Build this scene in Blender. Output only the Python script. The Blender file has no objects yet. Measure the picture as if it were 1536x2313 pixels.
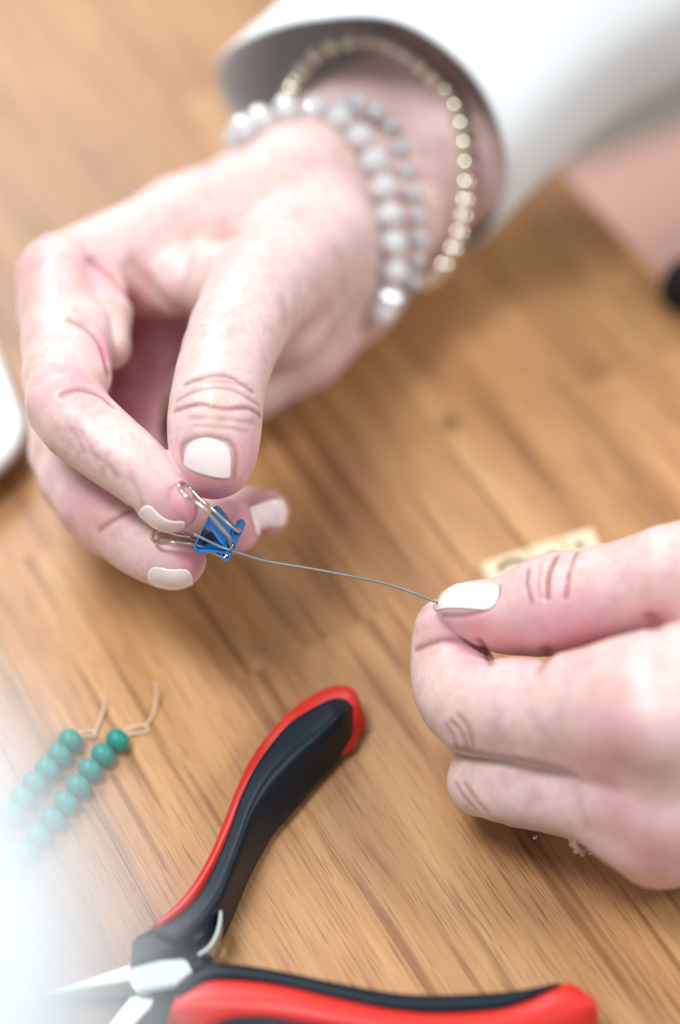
import bpy, bmesh, math, random
import numpy as np
from mathutils import Vector, Matrix

C = bpy.context.scene.collection
MM = 0.001
random.seed(4)

# ------------------------------------------------------------------ camera (all lengths in mm, world z = table top)
W, H = 1536.0, 2313.0
K = 9.8                      # pixels per mm on the plane of focus
D0 = 450.0                   # distance of the plane of focus
PITCH = math.radians(52)
RX = np.array([1.0, 0, 0])
UP = np.array([0, math.sin(PITCH), math.cos(PITCH)])
DR = np.array([0, math.cos(PITCH), -math.sin(PITCH)])
CZ = (2000 - H / 2) / K * math.cos(PITCH)
CAM = np.array([0, 0, CZ]) - D0 * DR


def P(px, py, t=0.0):
    """world point (mm) seen at pixel px,py at depth t behind the plane of focus"""
    s = (D0 + t) / D0
    return CAM + s * ((px - W / 2) / K * RX + (H / 2 - py) / K * UP) + (D0 + t) * DR


def T(px, py, z=0.0):
    """world point (mm) seen at pixel px,py at height z above the table"""
    d = (px - W / 2) / K * RX + (H / 2 - py) / K * UP + D0 * DR
    return CAM + d * ((z - CAM[2]) / d[2])


def depth(p):
    return float((np.asarray(p) - CAM) @ DR) - D0


def CP(c):
    """(px,py,t,r_px) -> centre and radius in mm"""
    return P(c[0], c[1], c[2]), c[3] / K * (D0 + c[2]) / D0


cam = bpy.data.cameras.new('camera')
camo = bpy.data.objects.new('camera', cam)
C.objects.link(camo)
cam.sensor_fit = 'VERTICAL'
cam.sensor_height = 36
cam.lens = 36 * D0 * K / H
cam.clip_start = 0.01
cam.dof.use_dof = True
cam.dof.focus_distance = D0 * MM
cam.dof.aperture_fstop = cam.lens / 25.0
m = Matrix([[RX[i], UP[i], -DR[i], CAM[i] * MM] for i in range(3)] + [[0, 0, 0, 1]])
camo.matrix_world = m
bpy.context.scene.camera = camo

# ------------------------------------------------------------------ sky, windows, exposure
world = bpy.data.worlds.new('room_light')
bpy.context.scene.world = world
world.use_nodes = True
world.node_tree.nodes['Background'].inputs[0].default_value = (0.90, 0.95, 1.0, 1)
world.node_tree.nodes['Background'].inputs[1].default_value = 0.38


def area(name, loc, target, sx, sy, power, col):
    l = bpy.data.lights.new(name, 'AREA')
    l.shape = 'RECTANGLE'
    l.size, l.size_y = sx, sy
    l.energy = power
    l.color = col
    o = bpy.data.objects.new(name, l)
    C.objects.link(o)
    o.location = loc
    o.rotation_euler = (Vector(target) - Vector(loc)).to_track_quat('-Z', 'Y').to_euler()
    return o


area('skylight', (-0.46, -0.04, 1.33), (0, 0.05, 0), 0.4, 0.4, 15, (0.97, 0.985, 1.0))
area('window_daylight', (-0.5, 1.15, 1.2), (0, 0.05, 0), 0.6, 0.6, 17, (0.97, 0.985, 1.0))
area('side_window_daylight', (1.0, -0.1, 0.95), (0.05, 0.05, 0), 0.35, 0.4, 8, (0.97, 0.985, 1.0))
sc = bpy.context.scene
sc.view_settings.view_transform = 'Standard'
sc.view_settings.look = 'None'
sc.view_settings.exposure = 0.08
sc.view_settings.gamma = 1
sc.view_settings.use_curve_mapping = False
sc.cycles.use_denoising = True
sc.cycles.max_bounces = 10


# ------------------------------------------------------------------ materials
def srgb(r, g, b):
    f = lambda v: (v / 255 / 12.92) if v / 255 <= 0.04045 else ((v / 255 + 0.055) / 1.055) ** 2.4
    return (f(r), f(g), f(b), 1)


class NT:
    def __init__(self, name):
        self.m = bpy.data.materials.new(name)
        self.m.use_nodes = True
        self.t = self.m.node_tree
        self.b = self.t.nodes['Principled BSDF']

    def n(self, typ, **kw):
        nd = self.t.nodes.new(typ)
        for k, v in kw.items():
            setattr(nd, k, v)
        return nd

    def l(self, a, b):
        self.t.links.new(a, b)

    def noise(self, vec, scale, detail=3, rough=0.5):
        nd = self.n('ShaderNodeTexNoise')
        nd.inputs['Scale'].default_value = scale
        nd.inputs['Detail'].default_value = detail
        nd.inputs['Roughness'].default_value = rough
        if vec is not None:
            self.l(vec, nd.inputs['Vector'])
        return nd.outputs['Fac']

    def ramp(self, fac, stops):
        nd = self.n('ShaderNodeValToRGB')
        e = nd.color_ramp.elements
        while len(e) < len(stops):
            e.new(0.5)
        for i, (p, c) in enumerate(stops):
            e[i].position = p
            e[i].color = c
        self.l(fac, nd.inputs['Fac'])
        return nd.outputs['Color']

    def mix(self, fac, a, b, mode='MIX'):
        nd = self.n('ShaderNodeMix', data_type='RGBA', blend_type=mode)
        for s, v in ((0, fac), (6, a), (7, b)):
            if hasattr(v, 'is_output'):
                self.l(v, nd.inputs[s])
            else:
                nd.inputs[s].default_value = v
        return nd.outputs[2]

    def bump(self, h, strength, dist, prev=None):
        nd = self.n('ShaderNodeBump')
        nd.inputs['Strength'].default_value = strength
        nd.inputs['Distance'].default_value = dist
        self.l(h, nd.inputs['Height'])
        if prev is not None:
            self.l(prev, nd.inputs['Normal'])
        return nd.outputs['Normal']


def plain(name, col, rough=0.5, metal=0.0, sss=0.0, coat=0.0, noise=0.0, nscale=300, bump=0.0, trans=0.0, ior=1.5, emit=None):
    g = NT(name)
    b = g.b
    tc = g.n('ShaderNodeTexCoord').outputs['Object']
    f = g.noise(tc, nscale, 4)
    dark = (col[0] * (1 - noise), col[1] * (1 - noise), col[2] * (1 - noise), 1)
    g.l(g.mix(f, dark, col), b.inputs['Base Color'])
    b.inputs['Roughness'].default_value = rough
    b.inputs['Metallic'].default_value = metal
    b.inputs['IOR'].default_value = ior
    b.inputs['Transmission Weight'].default_value = trans
    b.inputs['Coat Weight'].default_value = coat
    if sss:
        b.inputs['Subsurface Weight'].default_value = sss
        b.inputs['Subsurface Radius'].default_value = (1, .6, .4)
        b.inputs['Subsurface Scale'].default_value = 0.002
    if bump:
        g.l(g.bump(f, bump, 0.0003), b.inputs['Normal'])
    return g.m


def skin_mat():
    g = NT('skin')
    b = g.b
    tc = g.n('ShaderNodeTexCoord').outputs['Object']
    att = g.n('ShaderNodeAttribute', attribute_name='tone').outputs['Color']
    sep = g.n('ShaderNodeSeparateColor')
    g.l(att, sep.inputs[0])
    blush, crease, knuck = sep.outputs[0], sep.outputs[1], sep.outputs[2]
    n1 = g.noise(tc, 130, 3, 0.6)
    base = g.ramp(n1, [(0.3, srgb(206, 174, 170)), (0.5, srgb(222, 196, 192)), (0.72, srgb(212, 184, 172))])
    c = g.mix(blush, base, srgb(208, 132, 150))
    n2 = g.noise(tc, 420, 3, 0.6)
    c = g.mix(g.ramp(n2, [(0.45, (0, 0, 0, 1)), (0.75, (.35, .35, .35, 1))]), c, srgb(206, 150, 138))
    c = g.mix(crease, c, srgb(140, 74, 68))  # red-brown that also paints the shade in creases and the finger gap
    g.l(c, b.inputs['Base Color'])
    b.inputs['Roughness'].default_value = 0.42
    b.inputs['Specular IOR Level'].default_value = 0.5
    b.inputs['Subsurface Weight'].default_value = 0.8
    b.inputs['Subsurface Radius'].default_value = (1.0, 0.5, 0.4)
    b.inputs['Subsurface Scale'].default_value = 0.0022
    v = g.n('ShaderNodeTexVoronoi', feature='DISTANCE_TO_EDGE')
    v.inputs['Scale'].default_value = 1500
    g.l(tc, v.inputs['Vector'])
    nn = g.bump(v.outputs['Distance'], 0.12, 0.0001)
    nn = g.bump(g.noise(tc, 700, 4, 0.6), 0.25, 0.0003, nn)
    # knuckle skin is more wrinkled
    kn = g.n('ShaderNodeMath', operation='MULTIPLY')
    g.l(g.noise(tc, 380, 2, 0.5), kn.inputs[0])
    g.l(knuck, kn.inputs[1])
    nn = g.bump(kn.outputs[0], 0.35, 0.0008, nn)
    g.l(nn, b.inputs['Normal'])
    return g.m


def wood_mat():
    """oak; object x runs along the stave"""
    g = NT('oak')
    b = g.b
    tc = g.n('ShaderNodeTexCoord').outputs['Object']
    oi = g.n('ShaderNodeObjectInfo')
    ofs = g.n('ShaderNodeVectorMath', operation='MULTIPLY_ADD')
    cx = g.n('ShaderNodeCombineXYZ')
    g.l(oi.outputs['Random'], cx.inputs[0]); g.l(oi.outputs['Random'], cx.inputs[1]); g.l(oi.outputs['Random'], cx.inputs[2])
    g.l(cx.outputs[0], ofs.inputs[0])
    ofs.inputs[1].default_value = (7.3, 3.1, 5.7)
    g.l(tc, ofs.inputs[2])
    co = ofs.outputs[0]

    def stretch(sx, sy):
        mp = g.n('ShaderNodeMapping')
        mp.inputs['Scale'].default_value = (sx, sy, 1)
        g.l(co, mp.inputs['Vector'])
        return mp.outputs['Vector']
    broad = g.noise(stretch(7, 85), 1.0, 3, 0.55)
    col = g.ramp(broad, [(0.28, srgb(136, 88, 48)), (0.45, srgb(172, 120, 74)), (0.58, srgb(186, 136, 86)), (0.75, srgb(204, 158, 106))])
    fine = g.noise(stretch(30, 900), 1.0, 5, 0.7)
    col = g.mix(g.ramp(fine, [(0.35, (0, 0, 0, 1)), (0.65, (.55, .55, .55, 1))]), col, srgb(204, 158, 110))
    streak = g.noise(stretch(10, 240), 1.0, 2, 0.5)
    col = g.mix(g.ramp(streak, [(0.56, (0, 0, 0, 1)), (0.66, (.7, .7, .7, 1))]), col, srgb(134, 84, 44))
    pores = g.noise(stretch(70, 2600), 1.0, 2, 0.5)
    pm = g.ramp(pores, [(0.58, (0, 0, 0, 1)), (0.66, (.55, .55, .55, 1))])
    col = g.mix(pm, col, srgb(100, 62, 34))
    # each stave its own tone
    hsv = g.n('ShaderNodeHueSaturation')
    mr = g.n('ShaderNodeMapRange')
    g.l(oi.outputs['Random'], mr.inputs[0])
    mr.inputs[3].default_value = 0.74
    mr.inputs[4].default_value = 1.02
    g.l(mr.outputs[0], hsv.inputs['Value'])
    hsv.inputs['Saturation'].default_value = 1.0
    g.l(col, hsv.inputs['Color'])
    col = hsv.outputs[0]
    # a small knot
    kp = T(1017, 955)
    geo = g.n('ShaderNodeNewGeometry').outputs['Position']
    dd = g.n('ShaderNodeVectorMath', operation='DISTANCE')
    g.l(geo, dd.inputs[0])
    dd.inputs[1].default_value = tuple(kp * MM)
    km = g.ramp(dd.outputs['Value'], [(0.0008, (.8, .8, .8, 1)), (0.0042, (0, 0, 0, 1))])
    col = g.mix(km, col, srgb(60, 34, 18))
    g.l(col, b.inputs['Base Color'])
    b.inputs['Roughness'].default_value = 0.42
    b.inputs['Specular IOR Level'].default_value = 0.55
    g.l(g.bump(pores, 0.35, 0.0002), b.inputs['Normal'])
    return g.m


def dull(m, lvl):
    m.node_tree.nodes['Principled BSDF'].inputs['Specular IOR Level'].default_value = lvl
    return m


M = {
    'skin': skin_mat(),
    'wood': wood_mat(),
    'nail': plain('nail_polish', srgb(246, 226, 222), 0.22, coat=0.6, sss=0.2),
    'blue': plain('blue_painted_steel', srgb(0, 108, 180), 0.33, metal=0.15, coat=0.3),
    'wire': plain('nickel_wire', srgb(214, 206, 190), 0.22, metal=1.0),
    'cable': plain('grey_bead_wire', srgb(165, 178, 180), 0.35, metal=0.75, noise=0.3, nscale=3000),
    'gold': plain('pale_gold', srgb(246, 239, 220), 0.05, metal=1.0),
    'silver': plain('silver', srgb(215, 218, 220), 0.2, metal=1.0),
    'crystal': plain('cut_crystal', srgb(250, 252, 253), 0.06, trans=0.4, ior=1.45, coat=1.0),
    'opal': plain('pale_opal_crystal', srgb(228, 236, 244), 0.1, trans=0.45, ior=1.5, coat=0.8),
    'teal': plain('matte_teal_glass', srgb(0, 140, 130), 0.42, sss=0.25, noise=0.12),
    'thread': plain('cotton_thread', srgb(225, 196, 172), 0.9),
    'knit': plain('white_knit', srgb(232, 238, 238), 0.95, noise=0.05, nscale=900, bump=0.3),
    'pink': plain('dusty_pink_cotton', srgb(186, 146, 132), 0.9, noise=0.06, nscale=400, bump=0.2),
    'black': dull(plain('black_rubber', srgb(8, 26, 38), 0.42, noise=0.15, nscale=500, bump=0.15), 0.28),
    'blackf': plain('black_fabric', srgb(14, 14, 16), 0.9),
    'red': plain('red_plastic', srgb(204, 42, 34), 0.34, noise=0.05),
    'steel': plain('brushed_steel', srgb(196, 202, 200), 0.33, metal=0.9, noise=0.1, nscale=900),
    'white': plain('white_gloss', srgb(240, 246, 245), 0.3, coat=0.4),
    'porcelain': plain('white_porcelain', srgb(232, 243, 250), 0.35, coat=0.3, sss=0.3),
    'tile': plain('pale_maple', srgb(224, 206, 172), 0.6, noise=0.1),
    'ink': plain('black_ink', srgb(50, 48, 40), 0.7),
    'floor': plain('grey_floor', srgb(150, 140, 130), 0.6, noise=0.1, nscale=6),
    'metal_leg': plain('table_leg_metal', srgb(60, 60, 62), 0.4, metal=0.8),
}


# ------------------------------------------------------------------ object helpers
def thing(name, label, cat, group=None, loc=(0, 0, 0)):
    o = bpy.data.objects.new(name, None)
    o.empty_display_size = 0.01
    C.objects.link(o)
    o.location = loc
    o['label'] = label
    o['category'] = cat
    if group:
        o['group'] = group
    return o


def tag(o, label, cat, group=None):
    o['label'] = label
    o['category'] = cat
    if group:
        o['group'] = group
    return o


def mesh_obj(name, verts, faces, mat, parent=None, smooth=True):
    """verts in world mm"""
    verts = np.asarray(verts, dtype=float) * MM
    off = np.array(parent.location) if parent is not None else np.zeros(3)
    q = parent
    while q is not None and q.parent is not None:
        q = q.parent
        off = off + np.array(q.location)
    verts = verts - off
    me = bpy.data.meshes.new(name)
    if isinstance(faces, np.ndarray):
        nf, k = faces.shape
        me.vertices.add(len(verts))
        me.vertices.foreach_set('co', verts.astype(np.float32).ravel())
        me.loops.add(nf * k)
        me.loops.foreach_set('vertex_index', faces.astype(np.int32).ravel())
        me.polygons.add(nf)
        me.polygons.foreach_set('loop_start', np.arange(0, nf * k, k, dtype=np.int32))
        me.update(calc_edges=True)
        me.validate()
    else:
        me.from_pydata([tuple(v) for v in verts], [], faces)
        me.update()
    if smooth:
        me.polygons.foreach_set('use_smooth', [True] * len(me.polygons))
    me.materials.append(mat)
    o = bpy.data.objects.new(name, me)
    C.objects.link(o)
    o.parent = parent
    return o


def fix_normals(o):
    bm = bmesh.new()
    bm.from_mesh(o.data)
    bmesh.ops.recalc_face_normals(bm, faces=bm.faces)
    bm.to_mesh(o.data)
    bm.free()
    return o


def catmull(pts, n, closed=False):
    p = np.asarray(pts, dtype=float)
    N = len(p)
    out = []
    segs = N if closed else N - 1
    for i in range(segs):
        if closed:
            a, b, c, d = p[(i - 1) % N], p[i], p[(i + 1) % N], p[(i + 2) % N]
        else:
            b, c = p[i], p[i + 1]
            a = p[i - 1] if i > 0 else 2 * b - c
            d = p[i + 2] if i + 2 < N else 2 * c - b
        for k in range(n):
            u = k / n
            out.append(0.5 * ((2 * b) + (-a + c) * u + (2 * a - 5 * b + 4 * c - d) * u * u + (-a + 3 * b - 3 * c + d) * u ** 3))
    if not closed:
        out.append(p[-1])
    return np.array(out)


def resample(pts, n, closed=False):
    p = np.asarray(pts)
    if closed:
        p = np.vstack([p, p[:1]])
    s = np.r_[0, np.cumsum(np.linalg.norm(np.diff(p, axis=0), axis=1))]
    q = np.linspace(0, s[-1], n + (1 if closed else 0))
    r = np.stack([np.interp(q, s, p[:, k]) for k in range(p.shape[1])], 1)
    return r[:-1] if closed else r


def tube_geo(path, r, seg=8, closed=False):
    p = np.asarray(path, dtype=float)
    n = len(p)
    rr = np.full(n, r) if np.isscalar(r) else np.asarray(r)
    tg = np.gradient(p, axis=0)
    if closed:
        tg = np.roll(p, -1, 0) - np.roll(p, 1, 0)
    tg /= np.linalg.norm(tg, axis=1)[:, None] + 1e-9
    up = np.array([0.123, 0.31, 0.94])
    vs = []
    a = np.cross(tg[0], up)
    a /= np.linalg.norm(a)
    for i in range(n):
        a = a - tg[i] * (a @ tg[i])
        a /= np.linalg.norm(a) + 1e-9
        b = np.cross(tg[i], a)
        for k in range(seg):
            th = 2 * math.pi * k / seg
            vs.append(p[i] + rr[i] * (math.cos(th) * a + math.sin(th) * b))
    fs = []
    for i in range(n if closed else n - 1):
        j = (i + 1) % n
        for k in range(seg):
            k2 = (k + 1) % seg
            fs.append((i * seg + k, i * seg + k2, j * seg + k2, j * seg + k))
    if not closed:
        fs.append(tuple(range(seg - 1, -1, -1)))
        fs.append(tuple((n - 1) * seg + k for k in range(seg)))
    return vs, fs


def tube(name, path, r, mat, parent=None, seg=8, closed=False):
    v, f = tube_geo(path, r, seg, closed)
    return mesh_obj(name, v, f, mat, parent)


def loft(name, rings, mat, parent=None, cap=True, closed_ring=True, smooth=True):
    n, k = len(rings), len(rings[0])
    vs = [p for r in rings for p in r]
    fs = []
    kk = k if closed_ring else k - 1
    for i in range(n - 1):
        for j in range(kk):
            j2 = (j + 1) % k
            fs.append((i * k + j, i * k + j2, (i + 1) * k + j2, (i + 1) * k + j))
    if cap:
        fs.append(tuple(range(k)))
        fs.append(tuple((n - 1) * k + j for j in range(k - 1, -1, -1)))
    o = mesh_obj(name, vs, fs, mat, parent, smooth)
    fix_normals(o)
    return o


def hull(name, pts, mat, parent=None, bevel=0.3):
    bm = bmesh.new()
    for p in pts:
        bm.verts.new(tuple(np.asarray(p) * MM))
    r = bmesh.ops.convex_hull(bm, input=bm.verts)
    dele = [g for g in r['geom_interior'] if isinstance(g, bmesh.types.BMVert)]
    bmesh.ops.delete(bm, geom=dele, context='VERTS')
    bmesh.ops.dissolve_limit(bm, angle_limit=0.05, verts=bm.verts, edges=bm.edges)
    bmesh.ops.bevel(bm, geom=bm.edges[:], offset=bevel * MM, segments=2, affect='EDGES', clamp_overlap=True)
    bmesh.ops.recalc_face_normals(bm, faces=bm.faces)
    off = Vector(parent.location) if parent is not None else Vector()
    bmesh.ops.translate(bm, verts=bm.verts, vec=-off)
    me = bpy.data.meshes.new(name)
    bm.to_mesh(me)
    bm.free()
    me.materials.append(mat)
    o = bpy.data.objects.new(name, me)
    C.objects.link(o)
    o.parent = parent
    return o


def sphere_mesh(name, r, mat, su=24, sv=14, squash=1.0, facet=False, hole=True):
    """bead: slightly flattened at the poles (local z = string axis)"""
    vs, fs = [], []
    lo = 0.12 if hole else 0.0
    for i in range(sv + 1):
        th = math.pi * (lo + (1 - 2 * lo) * i / sv) if hole else math.pi * i / sv
        for j in range(su):
            ph = 2 * math.pi * j / su
            vs.append((r * math.sin(th) * math.cos(ph), r * math.sin(th) * math.sin(ph), r * squash * math.cos(th)))
    for i in range(sv):
        for j in range(su):
            j2 = (j + 1) % su
            fs.append((i * su + j, (i + 1) * su + j, (i + 1) * su + j2, i * su + j2))
    fs.append(tuple(range(su)))
    fs.append(tuple(sv * su + j for j in range(su - 1, -1, -1)))
    me = bpy.data.meshes.new(name)
    me.from_pydata([tuple(np.array(v) * MM) for v in vs], [], fs)
    me.update()
    if not facet:
        me.polygons.foreach_set('use_smooth', [True] * len(me.polygons))
    me.materials.append(mat)
    return me


def place_bead(me, name, p, axis, parent):
    o = bpy.data.objects.new(name, me)
    C.objects.link(o)
    o.parent = parent
    o.location = Vector(tuple(np.asarray(p) * MM)) - parent.location
    o.rotation_euler = Vector(tuple(axis)).to_track_quat('Z', 'Y').to_euler()
    return o


# ------------------------------------------------------------------ signed distance modelling
def smin(a, b, k):
    h = np.maximum(k - np.abs(a - b), 0) / k
    return np.minimum(a, b) - h * h * k * 0.25


def cap(p, a, b, ra, rb):
    ba = b - a
    pa = p - a
    h = np.clip(pa @ ba / (ba @ ba), 0, 1)
    q = pa - h[:, None] * ba
    return np.sqrt(np.einsum('ij,ij->i', q, q)) - (ra + (rb - ra) * h)


_chains = {}


def chain_sdf(p, pts, k=2.5):
    key = id(pts)
    if key not in _chains:
        cr = [CP(c) for c in pts]
        cs = np.array([c for c, r in cr])
        cen = (cs.min(0) + cs.max(0)) / 2
        rad = max(np.linalg.norm(c - cen) + r for c, r in cr)
        _chains[key] = (pts, cr, cen, rad)
    _, cr, cen, rad = _chains[key]
    # far points get a safe lower bound instead of the full sum
    v = p - cen
    bd = np.sqrt(np.einsum('ij,ij->i', v, v)) - rad
    near = bd < 16
    out = bd
    if near.any():
        q = p[near]
        d = None
        for (ca, ra), (cb, rb) in zip(cr[:-1], cr[1:]):
            e = cap(q, ca, cb, ra, rb)
            d = e if d is None else smin(d, e, k)
        out = bd.copy()
        out[near] = d
    return out


def smooth_chain(pts, n=2):
    """refine a chain by spline so that the limb bends softly"""
    return [tuple(q) for q in catmull(np.array(pts, dtype=float), n)]


def curve_dist(p, poly):
    d = None
    for a, b in zip(poly[:-1], poly[1:]):
        e = cap(p, a, b, 0, 0)
        d = e if d is None else np.minimum(d, e)
    return d


def hit(f, px, py, t0=-70, t1=160):
    """first surface of f seen at pixel; returns world point or None"""
    px = np.atleast_1d(np.asarray(px, float))
    py = np.atleast_1d(np.asarray(py, float))
    o = np.array([P(x, y, t0) for x, y in zip(px, py)])
    e = np.array([P(x, y, t1) for x, y in zip(px, py)])
    L = np.linalg.norm(e - o, axis=1)
    d = (e - o) / L[:, None]
    s = np.zeros(len(px))
    for _ in range(70):
        q = o + d * s[:, None]
        s = np.minimum(s + np.maximum(f(q), -1) * 0.85, L)
    q = o + d * s[:, None]
    ok = f(q) < 0.4
    return q, ok


def grad(f, p, e=0.3):
    p = np.atleast_2d(p)
    g = np.stack([f(p + np.eye(3)[k] * e) - f(p - np.eye(3)[k] * e) for k in range(3)], 1)
    return g / (np.linalg.norm(g, axis=1)[:, None] + 1e-9)


def polygonize(f, lo, hi, vox, block=8):
    """surface nets over a sparse block grid"""
    lo = np.asarray(lo, float)
    n = np.ceil((np.asarray(hi) - lo) / vox / block).astype(int)
    N = n * block + 1
    bi = np.stack(np.meshgrid(*[np.arange(k) for k in n], indexing='ij'), -1).reshape(-1, 3)
    cen = lo + (bi + 0.5) * block * vox
    dv = f(cen)
    rad = block * vox * 0.87 * 1.25 + 2.0
    vol = np.empty(tuple(N), np.float32)
    big = np.where(dv < 0, -9.0, 9.0).reshape(tuple(n))
    for ax in range(3):
        big = np.repeat(big, block, axis=ax)
    vol[:] = 9.0
    vol[:-1, :-1, :-1] = big
    vol[-1] = 9; vol[:, -1] = 9; vol[:, :, -1] = 9
    act = bi[np.abs(dv) < rad]
    loc = np.stack(np.meshgrid(*[np.arange(block + 1)] * 3, indexing='ij'), -1).reshape(-1, 3)
    for s in range(0, len(act), 400):
        ch = act[s:s + 400]
        idx = (ch[:, None, :] * block + loc[None]).reshape(-1, 3)
        vals = f(lo + idx * vox)
        vol[idx[:, 0], idx[:, 1], idx[:, 2]] = vals
    ins = vol < 0
    c = [ins[a:N[0] - 1 + a, b:N[1] - 1 + b, d:N[2] - 1 + d] for a in (0, 1) for b in (0, 1) for d in (0, 1)]
    ssum = sum(x.astype(np.int8) for x in c)
    mask = (ssum > 0) & (ssum < 8)
    ci = np.argwhere(mask)
    vid = np.full(mask.shape, -1, np.int64)
    vid[mask] = np.arange(len(ci))
    acc = np.zeros((len(ci), 3))
    cnt = np.zeros(len(ci))
    corners = [(a, b, d) for a in (0, 1) for b in (0, 1) for d in (0, 1)]
    for i, p in enumerate(corners):
        for j, q in enumerate(corners):
            if j > i and sum(abs(p[k] - q[k]) for k in range(3)) == 1:
                va = vol[ci[:, 0] + p[0], ci[:, 1] + p[1], ci[:, 2] + p[2]]
                vb = vol[ci[:, 0] + q[0], ci[:, 1] + q[1], ci[:, 2] + q[2]]
                cr = (va < 0) != (vb < 0)
                t = np.where(cr, va / np.where(cr, va - vb, 1), 0)
                pt = np.array(p)[None] + t[:, None] * (np.array(q) - np.array(p))[None]
                acc += pt * cr[:, None]
                cnt += cr
    v = lo + (ci + acc / cnt[:, None]) * vox
    faces = []
    for ax in range(3):
        o1, o2 = [(1, 2), (2, 0), (0, 1)][ax]
        sl = [slice(None)] * 3
        sl2 = [slice(None)] * 3
        sl[ax] = slice(0, N[ax] - 1)
        sl2[ax] = slice(1, N[ax])
        e = ins[tuple(sl)] != ins[tuple(sl2)]
        ei = np.argwhere(e)
        ok = (ei[:, o1] > 0) & (ei[:, o2] > 0) & (ei[:, o1] < N[o1] - 1) & (ei[:, o2] < N[o2] - 1)
        ei = ei[ok]
        u = np.zeros(3, int); u[o1] = 1
        w = np.zeros(3, int); w[o2] = 1
        q = [ei - u - w, ei - w, ei, ei - u]
        ids = np.stack([vid[x[:, 0], x[:, 1], x[:, 2]] for x in q], 1)
        first_in = ins[ei[:, 0], ei[:, 1], ei[:, 2]]
        ids[~first_in] = ids[~first_in][:, ::-1]
        faces.append(ids)
    faces = np.vstack(faces)
    faces = faces[(faces >= 0).all(1)]
    # project once onto the true surface
    for _ in range(1):
        d = f(v)
        g = grad(f, v, vox * 0.5)
        v = v - g * np.clip(d, -vox, vox)[:, None] * 0.8
    return v, faces


#==SETTING==
# ------------------------------------------------------------------ table of oak staves
EA, EB = T(1310, 432), T(1500, 632)
e1 = (EB - EA) / np.linalg.norm(EB - EA)
e2 = np.array([e1[1], -e1[0], 0.0])
if e2[0] > 0:
    e2 = -e2
ang = math.atan2(e1[1], e1[0])
table = thing('table', 'oak butcher block table top of glued staves under both hands', 'table', loc=tuple(EA * MM))
SW = 44.0
rnd = random.Random(11)


def stave(x0, x1, row):
    """a stave between x0..x1 along the grain"""
    g = 0.015
    b = 0.10
    hw = SW / 2 - g
    hl = (x1 - x0) / 2 - g
    prof = [(-hw, -30), (-hw, -b), (-hw + b, 0), (hw - b, 0), (hw, -b), (hw, -30)]
    vs = [(s * hl, y, z) for s in (-1, 1) for (y, z) in prof]
    k = len(prof)
    fs = [(j, (j + 1) % k, k + (j + 1) % k, k + j) for j in range(k)] + [tuple(range(k)), tuple(range(2 * k - 1, k - 1, -1))]
    me = bpy.data.meshes.new('stave')
    me.from_pydata([tuple(np.array(v) * MM) for v in vs], [], fs)
    me.update()
    me.materials.append(M['wood'])
    o = bpy.data.objects.new('stave', me)
    C.objects.link(o)
    o.parent = table
    c = e1 * (x0 + x1) / 2 + e2 * (row + 0.5) * SW
    o.location = tuple(c * MM)
    o.rotation_euler = (0, 0, ang)
    fix_normals(o)


def edge_xy(p):
    q = p - EA
    return float(q @ e1), float(q @ e2)


j1 = edge_xy(T(1375, 852))
j2 = edge_xy(T(788, 1418))
for row in range(0, 17):
    cuts = [-820 + rnd.uniform(0, 200)]
    while cuts[-1] < 560:
        cuts.append(cuts[-1] + rnd.uniform(240, 420))
    for j in (j1, j2):
        if int(j[1] // SW) == row:
            i = min(range(1, len(cuts)), key=lambda q: abs(cuts[q] - j[0]))
            cuts[i] = j[0]
    cuts = sorted(cuts)
    for a, b in zip(cuts[:-1], cuts[1:]):
        stave(a, b, row)
for (u, w) in ((-700, 60), (480, 60), (-700, 690), (480, 690)):
    c = EA + e1 * u + e2 * w
    ring = lambda z, s: [c + e1 * s * dx + e2 * s * dy + np.array([0, 0, z]) for dx, dy in ((-1, -1), (1, -1), (1, 1), (-1, 1))]
    loft('leg', [ring(-30, 22), ring(-735, 22)], M['metal_leg'], table, smooth=False)
fl = mesh_obj('floor', [(-3000, -3000, -735), (3000, -3000, -735), (3000, 3000, -735), (-3000, 3000, -735)], [(0, 1, 2, 3)], M['floor'], smooth=False)
fl['kind'] = 'structure'
#==END SETTING==

#==PERSON==
# ------------------------------------------------------------------ person
person = thing('person', 'person in a white sweater bending bead wire, both hands over the table', 'person', loc=tuple(P(2400, 300, 90) * MM))

# right hand (upper left of the photograph)
RH_index = smooth_chain([(128, 628, 42, 92), (138, 780, 25, 86), (150, 915, 8, 88), (215, 985, 4, 82), (285, 1040, 0, 76), (338, 1086, -2, 67), (386, 1138, -3, 65)])
RH_middle = smooth_chain([(190, 650, 72, 85), (160, 850, 52, 86), (155, 1020, 36, 86), (215, 1130, 24, 88), (300, 1208, 14, 78), (350, 1240, 10, 73), (397, 1262, 6, 69)])
RH_ring = smooth_chain([(340, 770, 76, 72), (290, 930, 64, 72), (310, 1070, 52, 68), (420, 1165, 38, 62), (480, 1185, 26, 61), (528, 1192, 19, 60)])
RH_little = smooth_chain([(500, 890, 78, 66), (440, 1000, 68, 62), (430, 1090, 58, 58), (520, 1150, 43, 55), (601, 1158, 31, 53)])
RH_thumb = smooth_chain([(735, 540, 66, 118), (640, 610, 46, 116), (560, 700, 26, 108), (515, 800, 13, 102), (492, 890, 5, 100), (484, 965, 1, 101), (483, 1035, -1, 93)])
RH_palm = [
    [(675, 405, 74, 108), (420, 505, 60, 100), (150, 612, 46, 86)],
    [(690, 420, 88, 105), (430, 520, 78, 100), (205, 625, 68, 80)],
    [(740, 500, 92, 105), (530, 640, 86, 95), (340, 770, 78, 75)],
    [(785, 655, 88, 98), (680, 780, 80, 92), (560, 870, 76, 84)],
]
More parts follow.
